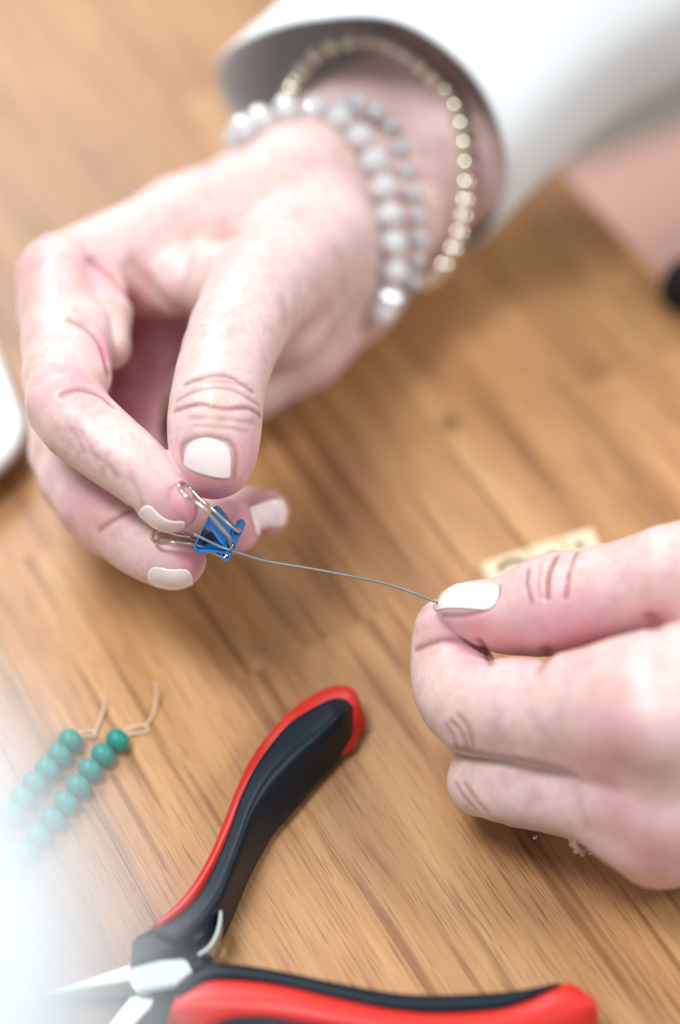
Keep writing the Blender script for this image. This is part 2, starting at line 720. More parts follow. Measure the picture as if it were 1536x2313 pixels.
RH_arm = [
    [(650, 415, 82, 108), (800, 290, 92, 112), (1150, 0, 106, 125), (1450, -240, 112, 105)],
    [(785, 640, 86, 100), (880, 480, 93, 122), (1040, 335, 98, 160), (1200, 180, 114, 140), (1450, -10, 108, 105)],
]
RH_pads = [
    [(215, 625, 44, 62), (232, 710, 36, 60), (247, 785, 30, 50)],
    [(180, 745, 28, 72), (186, 850, 14, 66)],
]
RH_web = [
    [(330, 640, 56, 70), (470, 640, 46, 78)],
    [(700, 640, 70, 110), (640, 740, 60, 90)],
]


def arm_chain(p, pts, k):
    return chain_sdf(p, pts, k)


def rh_base(p):
    palm = None
    for c in RH_palm:
        d = chain_sdf(p, c, 6)
        palm = d if palm is None else smin(palm, d, 12)
    for c in RH_arm:
        palm = smin(palm, chain_sdf(p, c, 8), 14)
    for c in RH_web:
        palm = smin(palm, chain_sdf(p, c, 4), 6)
    ind = chain_sdf(p, RH_index, 2)
    a = smin(chain_sdf(p, RH_pads[0], 3), chain_sdf(p, RH_pads[1], 3), 0.8)
    ind = smin(ind, a, 2.0)
    out = smin(palm, ind, 4)
    for c, k in ((RH_middle, 4), (RH_ring, 5), (RH_little, 6)):
        out = np.minimum(out, smin(palm, chain_sdf(p, c, 2), k))
    th = smin(palm, chain_sdf(p, RH_thumb, 2), 9)
    out = smin(out, th, 0.7)
    return out


def surf_curve(f, pts, n=14, lift=0.0):
    q = resample(catmull(np.array(pts, float), 6), n)
    h, ok = hit(f, q[:, 0], q[:, 1])
    h = h[ok]
    if lift:
        h = h + grad(f, h) * lift
    return h


class Creased:
    """base distance plus carved creases (depth mm, width mm)"""
    def __init__(self, base, creases, bumps=()):
        self.base = base
        self.cr = []
        for pts, dep, wid in creases:
            c = surf_curve(base, pts)
            if len(c) > 1:
                self.cr.append((c, dep, wid, c.mean(0), np.max(np.linalg.norm(c - c.mean(0), axis=1))))
        self.bm = []
        for (px, py, hgt, wid) in bumps:
            h, ok = hit(base, px, py)
            if ok[0]:
                self.bm.append((h[0], hgt, wid))

    def __call__(self, p):
        d = self.base(p)
        near = np.abs(d) < 4
        if near.any():
            q = p[near]
            add = np.zeros(len(q))
            for c, dep, wid, cen, rad in self.cr:
                s = np.linalg.norm(q - cen, axis=1) < rad + wid * 4
                if s.any():
                    dd = curve_dist(q[s], c)
                    # furrow with slightly raised lips
                    add[s] += dep * np.exp(-(dd / wid) ** 2) - 0.12 * dep * np.exp(-((dd - 2.4 * wid) / (1.4 * wid)) ** 2)
            for c, hgt, wid in self.bm:
                r2 = ((q - c) ** 2).sum(1)
                add -= hgt * np.exp(-r2 / wid ** 2)
            d = d.copy()
            d[near] += add
        return d


RH_creases = [
    # thumb knuckle
    ([(418, 868), (470, 850), (520, 852), (572, 885)], 0.42, 0.5),
    ([(400, 905), (450, 882), (520, 880), (585, 915)], 0.25, 0.5),
    ([(395, 928), (450, 915), (500, 925), (560, 922), (590, 940)], 0.42, 0.5),
    ([(430, 945), (500, 948), (570, 955)], 0.18, 0.5),
    ([(440, 962), (520, 968), (560, 975)], 0.14, 0.5),
    ([(430, 860), (500, 862), (560, 872)], 0.2, 0.5),
    # nail fold
    ([(412, 1040), (410, 1008), (440, 990), (485, 988), (520, 1000), (534, 1030), (530, 1080)], 0.3, 0.6),
    # web folds of the thumb base
    ([(205, 590), (250, 622), (290, 672)], 1.0, 1.3),
    ([(425, 550), (417, 640), (416, 740)], 0.9, 2.0),
    ([(300, 600), (340, 650), (392, 700)], 0.7, 1.9),
    # index creases
    ([(158, 722), (195, 742), (228, 780), (246, 845)], 1.0, 0.9),
    ([(140, 893), (180, 880), (225, 893), (256, 918)], 0.8, 0.7),
    ([(215, 1030), (240, 1045), (262, 1075)], 0.14, 0.9),
    ([(160, 968), (176, 990), (190, 1020)], 0.12, 0.8),
    ([(185, 980), (205, 1010), (215, 1040)], 0.12, 0.8),
    ([(245, 1025), (235, 1050), (228, 1075)], 0.12, 0.7),
    ([(300, 1085), (315, 1120), (322, 1140)], 0.1, 0.8),
    # wrist / thenar folds
    ([(680, 640), (690, 690), (660, 780)], 0.2, 1.6),
    ([(720, 600), (735, 680), (700, 760)], 0.2, 1.8),
    ([(770, 640), (760, 700), (640, 805)], 0.6, 2.2),
    ([(640, 660), (650, 720), (630, 790)], 0.18, 1.6),
    # middle finger
    ([(225, 1195), (260, 1170), (300, 1150)], 0.4, 1.0),
]
RH_bumps = [(110, 600, 1.2, 6), (480, 560, 1.0, 7), (560, 600, 0.8, 8), (300, 440, 0.8, 7), (160, 560, 0.8, 5), (490, 925, 0.5, 6)]
RH = Creased(rh_base, RH_creases, RH_bumps)

# left hand (lower right of the photograph)
LH_thumb = smooth_chain([(1033, 1372, 0, 46), (1080, 1380, -1, 65), (1150, 1390, -2, 84), (1245, 1366, -5, 111), (1320, 1355, -8, 108), (1450, 1322, -14, 109), (1580, 1285, -20, 112), (1780, 1360, -18, 150)])
LH_index = smooth_chain([(1000, 1412, 5, 60), (1016, 1480, 7, 82), (1034, 1555, 2, 95), (1075, 1598, -8, 100), (1160, 1598, -16, 105), (1235, 1612, -21, 112), (1330, 1602, -27, 132), (1480, 1600, -36, 165)])
LH_middle = smooth_chain([(1190, 1660, 16, 55), (1110, 1715, 8, 62), (1088, 1766, -4, 74), (1200, 1783, -14, 78), (1310, 1800, -20, 86), (1470, 1830, -28, 128)])
LH_ring = smooth_chain([(1220, 1760, 8, 50), (1150, 1800, 4, 56), (1220, 1815, -2, 58), (1330, 1838, -6, 66), (1480, 1895, -18, 100)])
LH_palm = [
    [(1490, 1620, -36, 165), (1900, 1480, -34, 210)],
    [(1490, 1850, -24, 140), (1900, 1660, -20, 190)],
    [(1560, 1900, -8, 100), (1900, 1760, -6, 150)],
    [(1620, 1380, -10, 130), (1900, 1440, -16, 190)],
]
LH_arm = [
    [(1900, 1480, -32, 210), (2150, 1380, -25, 200), (2700, 1100, 0, 260)],
    [(1900, 1650, -18, 200), (2150, 1500, -12, 190), (2700, 1200, 10, 260)],
]


def lh_base(p):
    palm = None
    for c in LH_palm:
        d = chain_sdf(p, c, 6)
        palm = d if palm is None else smin(palm, d, 12)
    for c in LH_arm:
        palm = smin(palm, chain_sdf(p, c, 8), 14)
    out = smin(palm, chain_sdf(p, LH_index, 2.5), 8)
    out = smin(out, smin(palm, chain_sdf(p, LH_middle, 2), 8), 0.7)
    out = smin(out, smin(palm, chain_sdf(p, LH_ring, 2), 6), 0.8)
    out = smin(out, smin(palm, chain_sdf(p, LH_thumb, 2), 6), 0.6)
    return out


LH_creases = [
    ([(1192, 1288), (1190, 1320), (1200, 1360)], 0.35, 0.5),
    ([(1258, 1258), (1240, 1300), (1236, 1350)], 0.6, 0.5),
    ([(1303, 1250), (1285, 1300), (1278, 1350)], 0.4, 0.5),
    ([(1222, 1275), (1215, 1320), (1222, 1350)], 0.15, 0.5),
    # nail fold
    ([(1000, 1390), (1050, 1390), (1095, 1378), (1122, 1350), (1128, 1325)], 0.35, 0.55),
    # index creases
    ([(938, 1468), (980, 1452), (1040, 1446), (1100, 1478)], 0.5, 0.7),
    ([(1085, 1450), (1100, 1475), (1108, 1500)], 0.6, 0.9),
    ([(1215, 1512), (1232, 1490), (1240, 1470)], 1.0, 1.3),
    ([(1385, 1455), (1395, 1478)], 0.7, 1.6),
    ([(1470, 1400), (1480, 1420), (1495, 1450)], 0.9, 1.6),
    # gap between index and middle finger, its shade also painted dark
    ([(1035, 1693), (1080, 1700), (1160, 1714), (1240, 1728), (1292, 1738)], 3.4, 1.1),
    # knuckle wrinkles
    ([(1020, 1630), (1040, 1650), (1060, 1690)], 0.3, 0.6),
    ([(1035, 1615), (1055, 1640), (1070, 1685)], 0.3, 0.6),
    ([(1010, 1640), (1025, 1665), (1035, 1690)], 0.3, 0.6),
    ([(1030, 1770), (1048, 1800), (1075, 1830)], 0.3, 0.6),
    ([(1050, 1770), (1070, 1800), (1100, 1835)], 0.3, 0.6),
    ([(1300, 1800), (1310, 1850), (1345, 1890)], 0.5, 2.2),
]
LH_bumps = [(1480, 1640, 3.2, 9), (1500, 1850, 3.0, 8), (1400, 1745, -1.6, 6), (1330, 1800, 1.0, 6), (1395, 1900, -1.0, 5), (1290, 1280, 0.4, 7)]
LH = Creased(lh_base, LH_creases, LH_bumps)


def bbox(chains, pad=6):
    lo, hi = np.full(3, 1e9), np.full(3, -1e9)
    for ch in chains:
        for c in ch:
            q, r = CP(c)
            lo = np.minimum(lo, q - r - pad)
            hi = np.maximum(hi, q + r + pad)
    return lo, hi


SHOULDER_R, SHOULDER_L = P(3600, -1500, 260), P(4200, 900, 120)
SHOULDER_R = np.array([330.0, 420, 290]); SHOULDER_L = np.array([560.0, 150, 290])
NECK = (SHOULDER_R + SHOULDER_L) / 2 + np.array([10, 10, 60])
HIP = np.array([520.0, 360, -150])
ELB_R = CP(RH_arm[0][-1])[0] + np.array([90.0, 90, 15])
ELB_R = np.array([250.0, 330, 45]); ELB_L = np.array([400.0, 30, 45])
WR_R = (CP(RH_arm[0][-1])[0] + CP(RH_arm[1][-1])[0]) / 2
WR_L = (CP(LH_arm[0][-1])[0] + CP(LH_arm[1][-1])[0]) / 2
KNEE_R = np.array([100.0, 250, -170]); KNEE_L = np.array([250.0, 60, -170])


def torso_sdf(p, g=0.0):
    d = cap(p, HIP, NECK - [0, 0, 120], 130 + g, 120 + g)
    d = smin(d, cap(p, SHOULDER_R, SHOULDER_L, 55 + g, 55 + g), 60)
    for s, e, w in ((SHOULDER_R, ELB_R, WR_R), (SHOULDER_L, ELB_L, WR_L)):
        a = smin(cap(p, s, e, 48 + g, 38 + g), cap(p, e, w, 36 + g, 15 + g), 20)
        d = smin(d, a, 20)
    return d


def legs_sdf(p, g=0.0):
    d = cap(p, HIP + np.array([-50.0, 50, -20]), KNEE_R, 88 + g, 66 + g)
    d = smin(d, cap(p, HIP + np.array([50.0, -50, -20]), KNEE_L, 88 + g, 66 + g), 25)
    for k in (KNEE_R, KNEE_L):
        d = smin(d, cap(p, k, k + np.array([20.0, 20, -420]), 62 + g, 45 + g), 15)
    return smin(d, cap(p, HIP - [0, 0, 20], HIP + [0, 0, 60], 130 + g, 125 + g), 40)


def body_rest(p):
    d = smin(torso_sdf(p), legs_sdf(p), 30)
    d = smin(d, cap(p, NECK, NECK + [-15.0, -12, 70], 48, 45), 20)
    hc = NECK + np.array([-40.0, -32, 140])
    q = (p - hc) / np.array([76.0, 72, 98])
    r = np.linalg.norm(q, axis=1)
    d = smin(d, (r - 1) * 74, 18)
    face = np.array([-0.78, -0.55, -0.3]); face /= np.linalg.norm(face)
    side = np.cross(face, [0, 0, 1.0]); side /= np.linalg.norm(side)
    upv = np.cross(side, face)
    d = smin(d, cap(p, hc + face * 72 + upv * 8, hc + face * 86 - upv * 18, 6, 10), 8)
    d = smin(d, cap(p, hc + face * 55 - upv * 70, hc + face * 50 - upv * 70 + side * 8, 20, 20), 20)
    for s in (-1, 1):
        d = smin(d, cap(p, hc + side * s * 76 + upv * 12, hc + side * s * 76 - upv * 18, 9, 7), 3)
        e = np.linalg.norm(p - (hc + face * 74 + side * s * 30 + upv * 10), axis=1) - 13
        d = np.maximum(d, -e + 0)
        d = np.minimum(d, np.linalg.norm(p - (hc + face * 64 + side * s * 30 + upv * 10), axis=1) - 12)
    return d


lo, hi = bbox([RH_index, RH_middle, RH_ring, RH_little, RH_thumb] + RH_palm + [a[:3] for a in RH_arm])
v1, f1 = polygonize(RH, lo, hi, 0.58)
lo, hi = bbox([LH_thumb, LH_index, LH_middle, LH_ring] + LH_palm + [a[:2] for a in LH_arm])
v2, f2 = polygonize(LH, lo, hi, 0.65)
v3, f3 = polygonize(body_rest, (0, -120, -690), (800, 640, 640), 6.0)


def tone(v, f):
    """skin tones: r blush and painted hollow shade, g crease redness with painted shade, b knuckle wrinkling"""
    col = np.zeros((len(v), 4), np.float32)
    col[:, 3] = 1
    for (pt, rad, amt) in f['blush']:
        d = np.linalg.norm(v - pt, axis=1)
        col[:, 0] = np.maximum(col[:, 0], amt * np.exp(-(d / rad) ** 2))
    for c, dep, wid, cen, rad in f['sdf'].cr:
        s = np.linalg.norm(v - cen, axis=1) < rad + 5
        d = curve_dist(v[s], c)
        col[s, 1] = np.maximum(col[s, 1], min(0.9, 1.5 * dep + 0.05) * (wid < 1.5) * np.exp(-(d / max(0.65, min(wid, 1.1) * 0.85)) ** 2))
    for (pt, rad, amt) in f['knuckle']:
        d = np.linalg.norm(v - pt, axis=1)
        col[:, 2] = np.maximum(col[:, 2], amt * np.exp(-(d / rad) ** 2))
    return col


def pts_at(sdf, lst):
    out = []
    for (px, py, rad, amt) in lst:
        h, ok = hit(sdf, px, py)
        if ok[0]:
            out.append((h[0], rad, amt))
    return out


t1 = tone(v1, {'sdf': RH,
               'blush': pts_at(RH, [(60, 620, 9, .35), (215, 620, 7, .45), (430, 1150, 8, .75), (480, 1110, 9, .8), (240, 800, 6, .7), (170, 860, 8, .5), (440, 1270, 8, .75), (200, 1150, 10, .5), (560, 1180, 8, .8), (630, 1150, 8, .8), (560, 1040, 8, .5), (390, 740, 8, .6), (360, 900, 12, .6), (180, 1230, 10, .5), (300, 680, 8, .6), (330, 830, 10, .7), (400, 720, 7, .7), (275, 860, 7, .9), (300, 930, 9, .9), (310, 750, 7, .9)]),  # pink skin, plus the palm hollow's shade put into the colour
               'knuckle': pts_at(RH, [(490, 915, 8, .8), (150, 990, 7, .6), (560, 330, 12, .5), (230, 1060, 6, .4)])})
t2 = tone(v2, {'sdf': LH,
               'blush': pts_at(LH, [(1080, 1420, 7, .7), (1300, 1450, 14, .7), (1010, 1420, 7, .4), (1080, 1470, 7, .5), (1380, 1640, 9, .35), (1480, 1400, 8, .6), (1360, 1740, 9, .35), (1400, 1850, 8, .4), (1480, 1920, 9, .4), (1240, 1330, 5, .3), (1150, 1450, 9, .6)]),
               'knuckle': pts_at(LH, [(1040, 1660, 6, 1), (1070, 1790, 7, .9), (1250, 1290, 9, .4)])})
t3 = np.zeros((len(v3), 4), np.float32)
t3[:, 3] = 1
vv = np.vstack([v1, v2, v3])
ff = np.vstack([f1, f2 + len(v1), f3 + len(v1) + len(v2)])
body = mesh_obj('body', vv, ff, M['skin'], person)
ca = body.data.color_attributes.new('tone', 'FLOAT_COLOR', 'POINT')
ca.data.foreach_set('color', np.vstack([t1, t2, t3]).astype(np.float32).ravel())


# ------------------------------------------------------------------ fingernails
def nail(sdf, base, tip, width, R, n=None, skew=0.0, tb=None, tt=None, lift=0.25, mat='nail', point=0.0, rb=0.35, rt=0.25, sag=0.0, free=0.8):
    def at(q, t):
        if t is not None:
            return P(q[0], q[1], t)
        h, ok = hit(sdf, *q)
        return h[0]
    b3, t3_ = at(base, tb), at(tip, tt)
    ax = t3_ - b3
    L = np.linalg.norm(ax)
    ax /= L
    if n is None:
        n = grad(sdf, at(((base[0] + tip[0]) / 2, (base[1] + tip[1]) / 2), None))[0]
    else:
        n = n[0] * RX + n[1] * UP - n[2] * DR
    n = n / np.linalg.norm(n)
    for _ in range(12):
        b3 = b3 - n * float(np.clip(sdf(b3[None])[0], -1, 1)) * 0.7
        t3_ = t3_ - n * float(np.clip(sdf(t3_[None])[0], -1, 1)) * 0.7
    ax = t3_ - b3
    L = np.linalg.norm(ax)
    ax /= L
    n = n - ax * (n @ ax)
    n /= np.linalg.norm(n)
    s = np.cross(ax, n)
    nu, nv = 22, 18
    top, us = [], []
    for i in range(nu + 1):
        u = i / nu
        for j in range(nv + 1):
            v = -1 + 2 * j / nv
            # plan: rounded rectangle
            uu = u
            hb = rb * width / L * (1 - math.sqrt(max(0, 1 - v * v * 0.999)))
            ht = rt * width / L * (1 - math.sqrt(max(0, 1 - (abs(v) ** 2.4) * 0.999)))
            U = hb + (1 - hb - ht + skew * v + point * (1 - abs(v))) * uu
            th = v * width / 2 / R
            bow = sag * 4 * U * (1 - U)
            c = b3 + ax * L * U + s * R * math.sin(th) + n * (R * math.cos(th) - R + lift + bow)
            top.append(c)
            us.append(U)
    top = np.array(top); us = np.array(us)
    top0 = top.copy()
    # lie on the nail bed; only the free edge may stand clear of the fingertip
    for _ in range(12):
        gap = lift - sdf(top)
        gap = np.where((us > free) & (gap < 0), 0, gap)
        top = top + n * np.clip(gap, -0.6, 0.6)[:, None] * 0.8
    off = np.clip((top - top0) @ n, -1.2, 6.0)
    top = top0 + n * off[:, None]
    g2 = top.reshape(nu + 1, nv + 1, 3).copy()
    for _ in range(4):
        g2[1:-1, 1:-1] = (g2[:-2, 1:-1] + g2[2:, 1:-1] + g2[1:-1, :-2] + g2[1:-1, 2:]) / 4
    top = g2.reshape(-1, 3)
    bot = list(top - n * 0.45)
    top = list(top)
    k = nv + 1
    N = len(top)
    vs = top + bot
    fs = []
    for i in range(nu):
        for j in range(nv):
            a = i * k + j
            fs.append((a, a + 1, a + k + 1, a + k))
            fs.append((N + a, N + a + k, N + a + k + 1, N + a + 1))
    rim = [j for j in range(k)] + [i * k + nv for i in range(1, nu + 1)] + [nu * k + j for j in range(nv - 1, -1, -1)] + [i * k for i in range(nu - 1, 0, -1)]
    for a, b in zip(rim, rim[1:] + rim[:1]):
        fs.append((a, N + a, N + b, b))
    o = mesh_obj('fingernail', vs, fs, M[mat], person)
    fix_normals(o)
    return o


#==NAILS==
nail(RH, (470, 990), (466, 1074), 11.6, 8.5, skew=-0.14, rb=0.40, rt=0.10)
nail(RH, (376, 1120), (402, 1202), 7.2, 4.8, n=(-0.80, -0.45, 0.36), tb=-4, tt=-5, rb=0.3, rt=0.3, free=0.93)
nail(RH, (350, 1278), (424, 1328), 9.6, 6.0, n=(-0.38, -0.64, 0.66), tb=6, tt=1, rb=0.4, rt=0.3, free=0.95)
nail(RH, (492, 1230), (570, 1236), 7.2, 5.0, n=(0.05, -0.6, 0.8), rb=0.3, rt=0.2, free=0.97)
nail(RH, (573, 1184), (645, 1156), 7.4, 5.4, n=(0.1, -0.25, 0.95), rb=0.3, rt=0.1)
nail(LH, (1126, 1347), (988, 1357), 7.4, 6.0, n=(-0.1, 0.35, 0.93), rb=0.42, rt=0.5)
#==END NAILS==

# ------------------------------------------------------------------ sweater and trousers
def sweater_rest(p):
    return torso_sdf(p, 9.0)


vS, fS = polygonize(sweater_rest, (100, -160, -320), (740, 620, 420), 6.0)
# visible sleeve: rings along the right forearm, open cuff first
cuffR = [(1110, 520, 92), (1150, 350, 66), (1072, 165, 56), (900, 43, 54), (700, 42, 60), (560, 85, 74), (498, 140, 88), (520, 240, 104), (640, 400, 116), (820, 540, 117), (980, 580, 114)]
cuff3 = catmull([P(*c) for c in cuffR], 8, True)
cuff3 = resample(cuff3, 72, True)
axis_pts = [P(800, 300, 92), P(1000, 150, 94), P(1250, -30, 96), P(1600, -260, 98), WR_R * 0.45 + ELB_R * 0.55, ELB_R]
cen0 = cuff3.mean(0)


def sleeve_rings(inset):
    rings = []
    path = resample(catmull([cen0] + [np.asarray(q) for q in axis_pts[1:]], 8), 46)
    d0 = cuff3 - cen0
    for i, c in enumerate(path):
        u = i / (len(path) - 1)
        gr = 1 + 0.10 * u
        ring = []
        for j, d in enumerate(d0):
            ph = j / len(d0) * 2 * math.pi
            w = 0.9 * math.sin(ph * 3 + u * 30) * min(1, u * 6) + 1.4 * math.sin(ph * 2 - u * 17 + 1) * min(1, u * 4)
            dd = d / np.linalg.norm(d)
            q = c + d * gr + dd * (w - inset)
            # turned hem
            if i < 2:
                q = q + dd * 0.3 * (2 - i)
            if q[2] < 0.6 and q[0] < 400:
                q[2] = 0.6
            ring.append(q)
        rings.append(np.array(ring))
    return rings


outer = sleeve_rings(0)
inner = sleeve_rings(1.6)
rr = list(reversed(inner[:30])) + [(outer[0] + inner[0]) / 2 - (outer[1] - outer[0]) * 0.18] + outer
n, k = len(rr), len(rr[0])
vs = np.vstack(rr)
fs = np.array([(i * k + j, i * k + (j + 1) % k, (i + 1) * k + (j + 1) % k, (i + 1) * k + j) for i in range(n - 1) for j in range(k)])
# keep the coarse garment off the part the sleeve covers
cv = vS[fS].mean(1)
ax = WR_R - ELB_R
tt_ = ((cv - ELB_R) @ ax) / (ax @ ax)
dist = np.linalg.norm(cv - (ELB_R + np.clip(tt_, 0, 1)[:, None] * ax), axis=1)
ax2 = WR_L - ELB_L
t2_ = ((cv - ELB_L) @ ax2) / (ax2 @ ax2)
dist2 = np.linalg.norm(cv - (ELB_L + np.clip(t2_, 0, 1.2)[:, None] * ax2), axis=1)
keep = ~((tt_ > 0.12) & (dist < 62)) & ~((t2_ > 0.75) & (dist2 < 62)) & (cv[:, 2] > -140)
fS = fS[keep]
sweater = mesh_obj('sweater', np.vstack([vs, vS]), np.vstack([fs, fS + len(vs)]), M['knit'], person)
vT, fT = polygonize(lambda p: legs_sdf(p, 9.0), (-40, -140, -660), (800, 640, 60), 7.0)
trousers = mesh_obj('trousers', vT, fT, M['pink'], person)
# hair
hc = NECK + np.array([-40.0, -32, 140])


def hair_sdf(p):
    face = np.array([-0.78, -0.55, -0.1]); face /= np.linalg.norm(face)
    q = (p - hc) / np.array([88.0, 84, 110])
    d = (np.linalg.norm(q, axis=1) - 1) * 86
    d = np.maximum(d, (p - hc) @ face - 38 - 0.25 * (p - hc)[:, 2])
    b = cap(p, hc - face * 60, NECK - face * 70 - [0, 0, 60], 55, 30)
    return smin(d, b, 20)


vH, fH = polygonize(hair_sdf, hc - 170, hc + 140, 5.0)
mesh_obj('hair', vH, fH, plain('brown_hair', srgb(92, 62, 42), 0.6, noise=0.4, nscale=200, bump=0.5), person)
#==END PERSON==

#==JEWELRY==
# ------------------------------------------------------------------ bracelets and ring
def hug(px, py, r, t_def):
    """depth for a bead of radius r mm resting on the arm (or on the table) at that pixel"""
    h, ok = hit(rh_base, px, py)
    tb = depth(T(px, py, r))
    if ok[0]:
        return min(depth(h[0]) - r, tb)
    return min(t_def, tb)


gold_vis = [(948, 643), (983, 625), (1007, 596), (1025, 560), (1038, 521), (1046, 480), (1051, 437), (1054, 395), (1052, 348), (1047, 302), (1038, 255), (1010, 205), (975, 170), (938, 138), (895, 110), (850, 93), (803, 93), (757, 99), (716, 118), (688, 150), (668, 185), (655, 225)]
gr_ = 2.65
gp = []
for i, (x, y) in enumerate(gold_vis):
    gp.append(P(x, y, hug(x, y, gr_ + 0.3, 84 + (i < 2) * 6)))
gp = [np.mean(gp[max(0, i - 1):i + 2], axis=0) * 0.5 + g * 0.5 for i, g in enumerate(gp)]
gb = thing('gold_bracelet', 'bracelet of round pale gold beads hanging loosely below the sweater cuff', 'bracelet', 'bracelets on the right wrist', loc=tuple(gp[8] * MM))
hid = [T(700, 400, 3.0), T(760, 500, 3.0), T(850, 590, 3.0)]
loop = catmull(gp + hid, 8, True)
L = np.linalg.norm(np.diff(np.vstack([loop, loop[:1]]), axis=0), axis=1).sum()
nb = int(L / (2 * gr_ * 0.985))
bp = resample(loop, nb, True)
gm = sphere_mesh('gold_bead', gr_, M['gold'], 32, 20, 1.0)
for i in range(nb):
    place_bead(gm, 'bead', bp[i], bp[(i + 1) % nb] - bp[i - 1], gb)
tube('elastic_cord', bp, 0.35, M['thread'], gb, 6, True)

cr_vis = [(530, 318), (560, 282), (625, 247), (700, 236), (768, 258), (822, 315), (852, 375), (872, 435), (885, 500), (890, 560), (893, 620), (884, 672), (856, 718)]
cp = []
cr_r = 3.9
for i, (x, y) in enumerate(cr_vis):
    cp.append(P(x, y, hug(x, y, cr_r * 0.9, 70 if i < 5 else 84)))
cp = [np.mean(cp[max(0, i - 1):i + 2], axis=0) * 0.5 + g * 0.5 for i, g in enumerate(cp)]
cb = thing('crystal_bracelet', 'chunky bracelet of clear cut crystal beads around the right wrist', 'bracelet', 'bracelets on the right wrist', loc=tuple(cp[5] * MM))
hid = [T(740, 640, 4.2), T(640, 500, 4.2), T(560, 390, 4.2)]
loop = catmull(cp + hid, 8, True)
L = np.linalg.norm(np.diff(np.vstack([loop, loop[:1]]), axis=0), axis=1).sum()
nb = int(L / (2 * cr_r * 0.96))
bp = resample(loop, nb, True)
cm = sphere_mesh('crystal_bead', cr_r, M['crystal'], 10, 6, 0.92, facet=True)
for i in range(nb):
    place_bead(cm, 'bead', bp[i], bp[(i + 1) % nb] - bp[i - 1], cb)
tube('elastic_cord', bp, 0.35, M['thread'], cb, 6, True)

# thinner strand of opal crystals beside it
op_vis = [(780, 232), (868, 268), (905, 345), (938, 445), (945, 480), (950, 540), (940, 600), (915, 660)]
opts = [P(x, y, hug(x, y, 2.2, 90)) for x, y in op_vis]
ob = thing('opal_bracelet', 'thin strand of pale blue iridescent beads beside the crystal bracelet', 'bracelet', 'bracelets on the right wrist', loc=tuple(opts[3] * MM))
loop = catmull(opts + [T(800, 640, 2.5), T(690, 480, 2.5), T(660, 330, 4.5)], 8, True)
om = sphere_mesh('opal_bead', 2.3, M['opal'], 10, 6, 0.92, facet=True)
L = np.linalg.norm(np.diff(np.vstack([loop, loop[:1]]), axis=0), axis=1).sum()
nb = int(L / 6.4)
bp = resample(loop, nb, True)
for i in range(nb):
    place_bead(om, 'bead', bp[i], bp[(i + 1) % nb] - bp[i - 1], ob)
tube('elastic_cord', bp, 0.35, M['thread'], ob, 6, True)

# ring on the left ring finger, seen below it
rc0 = P(1338, 1848, -9)
ring = thing('finger_ring', 'silver ring with tiny stones under the left ring finger', 'ring', loc=tuple(rc0 * MM))
rpath = []
axr = P(1480, 1895, -18) - P(1330, 1838, -6)
axr /= np.linalg.norm(axr)
q1 = np.cross(axr, DR); q1 /= np.linalg.norm(q1)
q2 = np.cross(axr, q1)
for i in range(36):
    th = 2 * math.pi * i / 36
    rpath.append(rc0 + 7.7 * (math.cos(th) * q1 + math.sin(th) * q2))
tube('band', rpath, 0.9, M['silver'], ring, 8, True)
st = sphere_mesh('stone', 0.62, M['crystal'], 8, 4, 0.9, facet=True, hole=False)
for i in range(0, 36, 2):
    th = 2 * math.pi * i / 36
    dd = math.cos(th) * q1 + math.sin(th) * q2
    place_bead(st, 'stone', rc0 + 8.4 * dd, dd, ring)
#==END JEWELRY==

#==CLIP==
# ------------------------------------------------------------------ binder clip and bead wire
clip = thing('binder_clip', 'small blue binder clip with silver wire handles pinched between fingertips', 'clip', loc=tuple(P(490, 1220, -3) * MM))
ex = P(512, 1187, 6) - P(490, 1234, -4)      # extrusion along the clip's mouth
tz = -5


def sheet(name, prof, w0, w1, thick, mat, parent, nn=10):
    """bent sheet metal: profile polyline extruded along ex from w0 to w1"""
    prof = np.asarray(prof)
    n = len(prof)
    tg = np.gradient(prof, axis=0)
    exn = ex / np.linalg.norm(ex)
    nr = np.cross(tg, exn)
    nr /= np.linalg.norm(nr, axis=1)[:, None]
    sec = np.vstack([prof + nr * thick / 2, (prof - nr * thick / 2)[::-1]])
    rings = [sec + ex * w for w in np.linspace(w0, w1, nn)]
    o = loft(name, rings, mat, parent, cap=False)
    k = len(sec)
    me = o.data
    bm = bmesh.new(); bm.from_mesh(me); bm.verts.ensure_lookup_table()
    for base in (0, (nn - 1) * k):
        for j in range(n - 1):
            try:
                bm.faces.new([bm.verts[base + j], bm.verts[base + j + 1], bm.verts[base + k - 2 - j], bm.verts[base + k - 1 - j]])
            except ValueError:
                pass
    bmesh.ops.recalc_face_normals(bm, faces=bm.faces)
    bm.to_mesh(me); bm.free()
    return o


def PT(pts, t=-5):
    return np.array([P(x, y, t) for x, y in pts])


def arc(cx, cy, r, a0, a1, n=14):
    return [(cx + r * math.cos(math.radians(a0 + (a1 - a0) * i / n)), cy + r * math.sin(math.radians(a0 + (a1 - a0) * i / n))) for i in range(n + 1)]


upper = catmull(PT([(517, 1246), (500, 1228), (484, 1206), (473, 1193), (464, 1190), (456, 1198)]), 6)
spine = catmull(PT([(456, 1198), (447, 1218), (441, 1234), (442, 1243), (449, 1247)]), 6)
lower = catmull(PT([(449, 1247), (468, 1246), (490, 1247), (512, 1251)]), 6)
sheet('clip_body', np.vstack([upper, spine[1:], lower[1:]]), 0, 1.0, 0.35, M['blue'], clip)
sheet('upper_barrel', PT(arc(521, 1234, 9.5, 120, -215, 24)), 0.0, 0.34, 0.3, M['blue'], clip)
sheet('upper_barrel', PT(arc(521, 1234, 9.5, 120, -215, 24)), 0.62, 1.08, 0.3, M['blue'], clip)
sheet('lower_barrel', PT(arc(509, 1257, 9.5, -100, 235, 24)), 0.0, 1.05, 0.3, M['blue'], clip)


